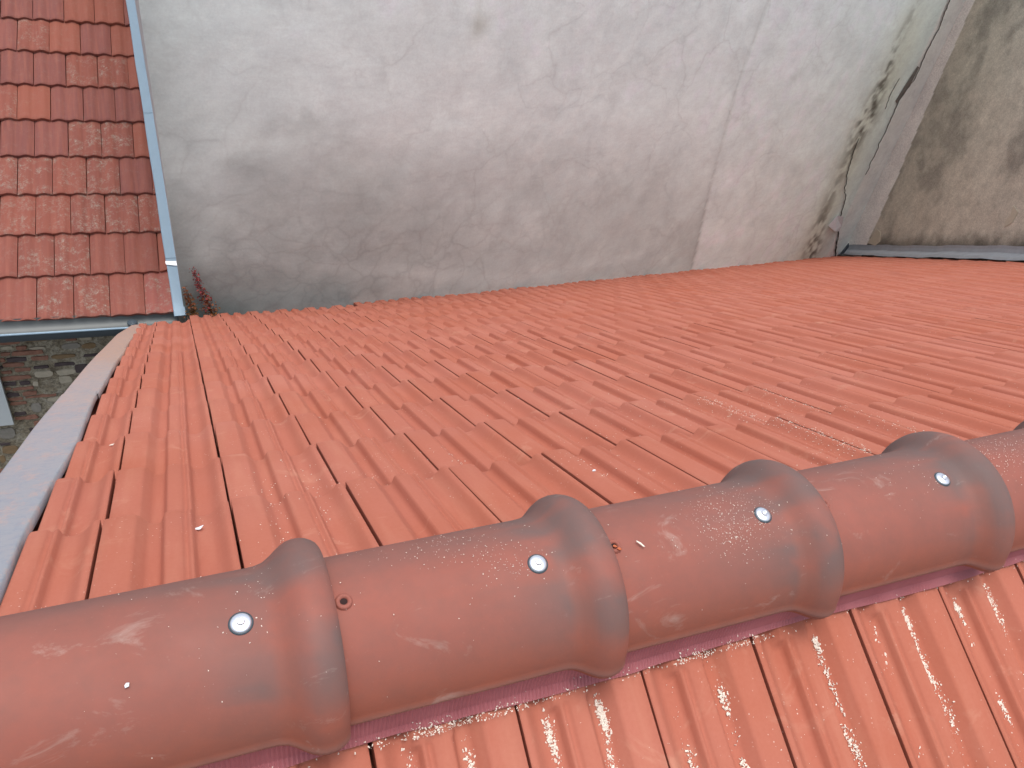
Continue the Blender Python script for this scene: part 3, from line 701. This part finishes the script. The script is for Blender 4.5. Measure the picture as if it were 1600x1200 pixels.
# rubble and brick wall under the gutter
wl = MB(); rows = []
for z in np.arange(-9, -2.85, .045 if True else .1):
    rows.append([(x, 4.808+.014*(float(fbm(x*14, z*14, 4))-.5)*2, z) for x in np.arange(-1.3, 1.72, .05)])
wl.grid(rows, True); wl.add([(-1.3, 4.81, -9), (-1.3, 10.5, -9), (-1.3, 10.5, -.2), (-1.3, 4.81, -2.85)], [(0, 1, 2, 3)])
wobj = link('rubble_wall', wl.mesh('rubble_wall', M_MORTAR), nbh); wobj.matrix_basis = NB
BR = [(0.55, -3.026, 0.13, 0.034, 0), (0.71, -3.017, 0.15, 0.028, 2), (0.5, -3.123, 0.06, 0.029, 0), (0.64, -3.128, 0.21, 0.041, 0), (0.47, -3.177, 0.03, 0.036, 0), (0.56, -3.182, 0.13, 0.036, 1), (0.71, -3.187, 0.12, 0.036, 0), (0.53, -3.227, 0.14, 0.035, 0), (0.45, -3.243, 0.02, 0.024, 1), (0.58, -3.281, 0.11, 0.036, 0), (0.47, -3.293, 0.07, 0.026, 0), (0.52, -3.354, 0.2, 0.037, 0), (0.47, -3.404, 0.09, 0.037, 1), (0.57, -3.409, 0.07, 0.031, 1), (0.45, -3.452, 0.04, 0.024, 0), (0.55, -3.462, 0.14, 0.029, 0), (0.47, -3.513, 0.09, 0.037, 1), (0.58, -3.516, 0.1, 0.037, 0), (0.48, -3.559, 0.1, 0.03, 0), (0.65, -3.555, 0.21, 0.019, 0), (0.49, -3.603, 0.11, 0.031, 0), (0.48, -3.708, 0.08, 0.03, 1), (0.47, -3.754, 0.07, 0.03, 0), (0.55, -3.757, 0.09, 0.039, 0), (0.36, -3.895, 0.11, 0.12, 3), (0.32, -4.007, 0.07, 0.027, 1), (0.34, -4.079, 0.11, 0.09, 2), (0.27, -4.169, 0.04, 0.083, 2), (0.7, -3.273, 0.1, 0.024, 1), (0.86, -3.264, 0.14, 0.03, 1), (0.97, -3.316, 0.09, 0.08, 1), (0.87, -3.188, 0.17, 0.036, 2), (1.05, -3.197, 0.1, 0.025, 1), (1.05, -3.109, 0.1, 0.054, 2), (0.93, -3.098, 0.13, 0.06, 3), (1.19, -3.002, 0.19, 0.03, 2), (0.94, -3.035, 0.08, 0.029, 0), (0.61, -3.08, 0.07, 0.035, 0), (0.88, -2.993, 0.12, 0.029, 3), (0.71, -3.34, 0.13, 0.068, 4), (0.86, -3.34, 0.14, 0.056, 4), (0.84, -3.416, 0.09, 0.075, 4), (0.6, -3.664, 0.07, 0.091, 3), (0.52, -3.069, 0.08, 0.035, 4), (0.71, -3.092, 0.11, 0.026, 4), (1.04, -3.031, 0.09, 0.048, 4), (0.64, -3.427, 0.04, 0.05, 4)]
# the masonry goes on outside the frame
occupied = [(b[0], b[1], b[2], b[3]) for b in BR]
zz = -2.96; tries = 0
while zz > -5.0:
    xx = -.9+random.uniform(0, .1)
    while xx < 1.6:
        w = random.uniform(.09, .2); h = random.uniform(.03, .05); kd = random.choice([0, 0, 2, 3, 4, 4, 1])
        if not any(abs(xx+w/2-a) < (w+c)/2+.012 and abs(zz-b) < (h+d)/2+.008 for a, b, c, d in occupied):
            BR.append((xx+w/2, zz, w, h, kd)); occupied.append((xx+w/2, zz, w, h))
        xx += w+random.uniform(.012, .04)
    zz -= .058
def brick_mesh(w, h, kind):
    mb = MB(); n = 10; st_ = random.random()*9; ring = []
    for k in range(n):
        a = 2*math.pi*(k+.5)/n; e = .35 if kind < 2 else .7
        cx_ = math.copysign(abs(math.cos(a))**e, math.cos(a)); cz_ = math.copysign(abs(math.sin(a))**e, math.sin(a))
        ring.append((cx_*w/2*random.uniform(.93, 1.03), cz_*h/2*random.uniform(.85, 1.05)))
    d = random.uniform(.002, .010)
    ring = [(x+random.uniform(-.004, .004), z+random.uniform(-.003, .003)) for x, z in ring]; b0 = [(x, .03, z) for x, z in ring]; b1 = [(x, -d*.55, z) for x, z in ring]; b2 = [(x*.97, -d*.8, z*.93) for x, z in ring]
    mb.add(b0+b1+b2, [(k, (k+1) % n, n+(k+1) % n, n+k) for k in range(n)]+[(n+k, n+(k+1) % n, 2*n+(k+1) % n, 2*n+k) for k in range(n)]+[tuple(range(2*n, 3*n))])
    return mb
far_b = MB()
cnt = 0
for x, z, w, h, kd in BR:
    vis = project([(x, 4.8, z)])[0]
    if cnt < 290 and vis[0] > -60 and vis[0] < 260 and vis[1] < 800:
        nm = 'brick' if kd < 2 else 'stone'
        link(nm, brick_mesh(w, h, kd).mesh(nm, M_BRICKS[kd]), wobj, mw=Matrix.Translation((x, 4.803, z)) @ Matrix.Rotation(random.uniform(-.03, .03), 4, 'Y')); cnt += 1
    else:
        b = brick_mesh(w, h, kd); far_b.add([(a+x, c+4.803, e+z) for a, c, e in b.v], b.f)
o = link('masonry', far_b.mesh('masonry', M_BRICKS[0]), wobj); o['kind'] = 'stuff'
# white board fixed on the rubble wall
wb = MB(); wb.box(-.35, .432, 4.745, 4.775, -3.765, -3.05)
tag(link('white_board', wb.mesh('white_board', M_WHITE)), 'flat white board standing against the rubble wall at the left edge', 'board')

# ================================================================== plants in the corner
def leaf_mat(nm, c0, c1):
    m, t, b = new_mat(nm, .6, .3); oi = N(t, 'ShaderNodeAttribute', attribute_name='tint'); t.links.new(oi.outputs['Color'], b.inputs['Base Color']); return m
M_LEAF = leaf_mat('leaf', 0, 0); M_STEM = plain('stem', (.09, .04, .025))
def creeper(label, top, foot, n, w0, w1, cols, nm='creeper'):
    root = empty(nm, label, 'plant', (foot[0], foot[1], foot[2]), 'creepers by the wall corner'); base = Vector(foot)
    T = Vector(top)-base; sb = MB(); rows = []
    for k in range(9):
        f = k/8; c = T*f+Vector((.006*math.sin(k*1.7), 0, 0)); r = .004*(1-.7*f); rows.append([(c.x+r*math.cos(a), c.y+r*math.sin(a), c.z) for a in np.linspace(0, 2*math.pi, 7)])
    sb.grid(rows, True); link('stem', sb.mesh('stem', M_STEM), root)
    lf = MB()
    for k in range(n):
        f = 1-random.random()**.9; wd = w0+(w1-w0)*f**1.2; c = T*f+Vector((random.gauss(0, wd*.5), random.uniform(-.05, .01), random.uniform(-.03, .03)))
        L = random.uniform(.010, .024)*(1.15-.5*f); rot = Euler((random.uniform(-1.2, 1.2), random.uniform(-1, 1), random.uniform(0, 6.3))).to_matrix()
        sh = [(0, 0, 0), (L*.45, L*.35, .002), (L*.3, L*.9, 0), (0, L*1.3, -.003), (-L*.3, L*.9, 0), (-L*.45, L*.35, .002), (0, L*.6, -.002)]
        pts = [tuple(c+rot @ Vector(p_)) for p_ in sh]
        q = min(1, max(0, f+random.uniform(-.25, .25))); a = cols[0] if q < .35 else (cols[1] if q < .65 else cols[2]); vv = random.uniform(.6, 1.4)
        lf.add(pts, [(0, 1, 6), (1, 2, 6), (2, 3, 6), (3, 4, 6), (4, 5, 6), (5, 0, 6)], False, (a[0]*vv, a[1]*vv, a[2]*vv, 1))
    o = link('foliage', lf.mesh('foliage', M_LEAF), root); o['kind'] = 'stuff'
cA = [(.16, .07, .02), (.20, .065, .025), (.19, .035, .035)]; cB = [(.10, .065, .018), (.16, .08, .02), (.17, .06, .025)]
creeper('taller red-tipped creeper climbing the damp grey wall just right of the blue strip', (1.835, 4.645, -2.37), (2.02, 4.58, -3.05), 620, .085, .018, cA)
creeper('shorter olive and orange creeper tucked right against the end of the blue strip', (1.765, 4.63, -2.52), (1.87, 4.56, -3.05), 560, .080, .016, cB)
# moss tuft in the gutter end, paper scrap, chips
def flat_piece(name, label, cat, pts, th, mw, mat, group=None):
    mb = MB(); n = len(pts); mb.add([(x, y, z+th) for x, y, z in pts]+[(x, y, z) for x, y, z in pts], [tuple(range(n)), tuple(range(2*n-1, n-1, -1))]+[(i, n+i, n+(i+1) % n, (i+1) % n) for i in range(n)])
    o = link(name, mb.mesh(name, mat), mw=mw); tag(o, label, cat, group); return o
def wall_frame(u, z, off):
    X, Y, nx, ny = [float(a) for a in xy_ab(np.array(float(u)))]
    return Matrix(((-ny, 0, nx, X+nx*off), (nx, 0, ny, Y+ny*off), (0, 1, 0, z), (0, 0, 0, 1)))
flat_piece('paper_scrap', 'small white paper scrap stuck over the crack near the foot of the grey wall', 'paper', [(-.20, -.02, 0), (-.10, .13, .01), (.10, .08, .025), (.21, -.09, .01), (.24, -.20, .005), (.02, -.14, .03)], .003, wall_frame(9.28, -3.62, .03), M_PAPER)
flat_piece('dark_corner_lump', 'tiny dark lump added for a dark hole at the corner where the two walls meet the roof', 'dark lump', [(-.05, -.06, 0), (.03, -.07, .01), (.06, .05, .03), (.02, .12, .02), (-.02, .02, .01)], .01, wall_frame(9.80, -4.16, .10), M_GUTD)  # dark lump added in place of a small dark hole, no real metal part

def far_h(x, s):
    i = math.floor((x-X0)/W); t = min((x-X0)/W-i, .98)
    if s <= S1: v = s-(S1-TL)
    else:
        r = math.ceil((s-S2)/EXPO) if s > S2 else 0; v = s-(S2+r*EXPO-TL)
    return float(prof(t, v))+slope_h(v)
def near_h(x, s):
    tt = ((NX0-x)/W) % 1.0; v = s-.135; return float(prof(min(tt, .975), v, True))+slope_h(v)
fx, fs_ = 1.7170, 0.3833
def on_far(x, s, rz=0, lift=.001): return Matrix.Translation(rp(x, s, far_h(x, s)+lift)) @ Euler((-ALPHA, 0, 0)).to_matrix().to_4x4() @ Matrix.Rotation(rz, 4, 'Z')
flat_piece('plaster_flake', 'curled white plaster flake lying on the near left tiles', 'flake', [(-.009, .003, .002), (-.002, .005, 0), (.006, .003, .003), (.009, -.001, .005), (.002, -.005, 0), (-.006, -.003, .001)], .0012, on_far(fx, fs_, .1, .002), M_PAPER)
fx, fs_ = 1.5329, 1.1365
flat_piece('plaster_flake', 'tiny white speck of plaster on the leftmost column of tiles', 'flake', [(-.006, .002, 0), (0, .004, 0), (.006, .001, .002), (.001, -.004, 0)], .0015, on_far(fx, fs_, .3, .001), M_CHIP)
fx, fs_ = 2.4512, 0.3014
flat_piece('plaster_flake', 'pale grey flake on the tiles behind the second ridge collar', 'flake', [(-.004, .001, 0), (0, .0025, .001), (.004, .0005, .001), (.002, -.002, 0), (-.002, -.0015, 0)], .0015, on_far(fx, fs_, .3, .001), M_PAPER)
def on_ridge(x, ph, r=RR, rz=0): 
    n = Vector((0, -math.sin(ph), math.cos(ph))); ty = Vector((0, math.cos(ph), math.sin(ph)))
    return Matrix(((1, 0, 0, x), (0, ty.y, n.y, YC-.0035*(x-1)+r*n.y), (0, ty.z, n.z, ZC-.0038*(x-1)+r*n.z), (0, 0, 0, 1))) @ Matrix.Rotation(rz, 4, 'Z')
x_, p_ = 2.3191, 0.1982
flat_piece('wood_splinter', 'thin pale wood splinter lying on the ridge beside the second collar', 'splinter', [(-.0075, .001, 0), (0, .0016, .001), (.008, .0006, 0), (.006, -.001, 0), (-.001, -.0012, .001), (-.006, -.0004, 0)], .0012, on_ridge(x_, p_, .1225, -.9), M_CHIP)
x_, p_ = 1.6287, 0.5190
flat_piece('mortar_crumb', 'small pale grey mortar crumb on the leftmost ridge tile', 'crumb', [(-.003, -.0015, 0), (.001, -.0025, 0), (.0035, .0005, 0), (.001, .0025, 0), (-.002, .0015, 0)], .002, on_ridge(x_, p_, .1220, .5), M_PAPER)
for a_, b_, lab in ((2.2777, 0.1620, 'orange clay crumb under the nail hole beside the second collar'), (2.2828, 0.2060, 'lower orange clay crumb on the ridge beside the second collar')):
    x_, p_ = a_, b_; flat_piece('clay_crumb', lab, 'crumb', [(-.003, -.0015, 0), (.001, -.0025, .001), (.004, .0005, 0), (.001, .002, 0), (-.002, .0015, 0)], .0022, on_ridge(x_, p_, .1220, -.6), M_CRUMB)

# scattered chips: sawn tile and mortar specks, nobody could count them
ch = MB()
def chip(M, L):
    a = random.uniform(.3, .8); th = L*random.uniform(.15, .35); rot = Matrix.Rotation(random.uniform(0, 6.3), 4, 'Z'); M = M @ rot
    pts = [(-L/2, -L*a/2*random.random(), 0), (L/2*random.uniform(.4, 1), -L*a/2, 0), (L/2, L*a/2*random.uniform(.2, 1), 0), (-L/2*random.random(), L*a/2, 0), (0, 0, th)]
    ch.add([tuple(M @ Vector(q)) for q in pts], [(0, 1, 4), (1, 2, 4), (2, 3, 4), (3, 0, 4)])
def on_near(x, s, lift=.0003): return Matrix.Translation(rp(x, s, near_h(x, s)+lift, -1)) @ Euler((ALPHA, 0, 0)).to_matrix().to_4x4()
# bands of specks in the pans of the near slope (t of the pan, density, spread)
for i in range(-1, 13):
    x_r = NX0+W*i
    for t_, dens in ((.36, random.choice([.6, 1.3, 1.9])), (.765, random.choice([.5, 1.2, 2.1]))):
        xc = x_r-t_*W
        clumps = [(random.uniform(.26, .80), random.uniform(.006, .022), random.gauss(0, .003)) for _ in range(int(3+dens*6))]
        for c_, w_, o_ in clumps:
            for _ in range(int(78*dens*random.random()**1.3)):
                s = random.gauss(c_, w_)
                if s < .24: continue
                chip(on_near(xc+o_+random.gauss(0, .0022+.08*w_), s, random.uniform(.0002, .0012)), random.choice([.0016, .0025, .004, .0055])*random.uniform(.7, 1.3))
        for _ in range(int(60*dens)):
            s = random.uniform(.24, .95); chip(on_near(xc+random.gauss(0, .007), s), random.uniform(.0010, .0026))
for _ in range(450): chip(on_near(random.uniform(1.9, 4.3), random.uniform(.24, .9)), random.uniform(.0008, .002))
for _ in range(700):
    x = random.choice([random.gauss(2.10, .09), random.gauss(2.0, .04), random.gauss(2.45, .06), random.uniform(1.7, 3.4)]); s = .232-abs(random.gauss(0, .010))
    chip(Matrix.Translation(rp(x, s, near_surf(x, .23)+.009, -1)) @ Euler((ALPHA, 0, 0)).to_matrix().to_4x4(), random.uniform(.001, .0036))
for _ in range(2600):
    i = random.randint(1, 12); t_ = random.choice([random.gauss(.35, .05), random.gauss(.78, .05), random.random()]); x = X0+W*(i+min(max(t_, .01), .97)); s = .15+abs(random.gauss(0, .45))
    if s > 2.2 or float(vnoise(x*6, s*5)) < .50: continue
    chip(on_far(x, s, 0, .0003), random.uniform(.0010, .0032)*(1+.3*s))
for _ in range(700):      # a denser streak on the right by the fourth collar
    x = 3.03+random.gauss(0, .012)+.21*random.choice([0, 0, 1]); s = random.uniform(.16, .75); chip(on_far(x, s, 0, .0003), random.uniform(.0012, .004))
cents = [(2.04, -.35, .05, .22, 170), (2.12, .1, .03, .12, 110), (2.50, .05, .05, .25, 420), (2.48, .35, .04, .15, 150), (2.62, -.3, .1, .2, 30), (3.15, -.1, .06, .3, 400), (1.75, .1, .1, .5, 40), (2.9, .0, .05, .3, 60), (2.3, .2, .35, .5, 70), (1.80, -.1, .03, .3, 80)]
for cx_, cp_, wx, wp, n in cents:
    for _ in range(n):
        x = random.gauss(cx_, wx); ph = random.gauss(cp_, wp)
        loc = ((x-SX+.2866) % LR)-.2866      # offset from that tile's screw
        r = float(np.interp(loc, [q[0] for q in RPROF], [q[1] for q in RPROF]))
        chip(on_ridge(x, ph, r+.0002), random.choice([.0008, .0012, .0012, .002]))
o = link('debris_chips', ch.mesh('debris_chips', M_CHIP)); tag(o, 'cream chips and specks scattered over the ridge and the nearest tiles', 'debris', kind='stuff')
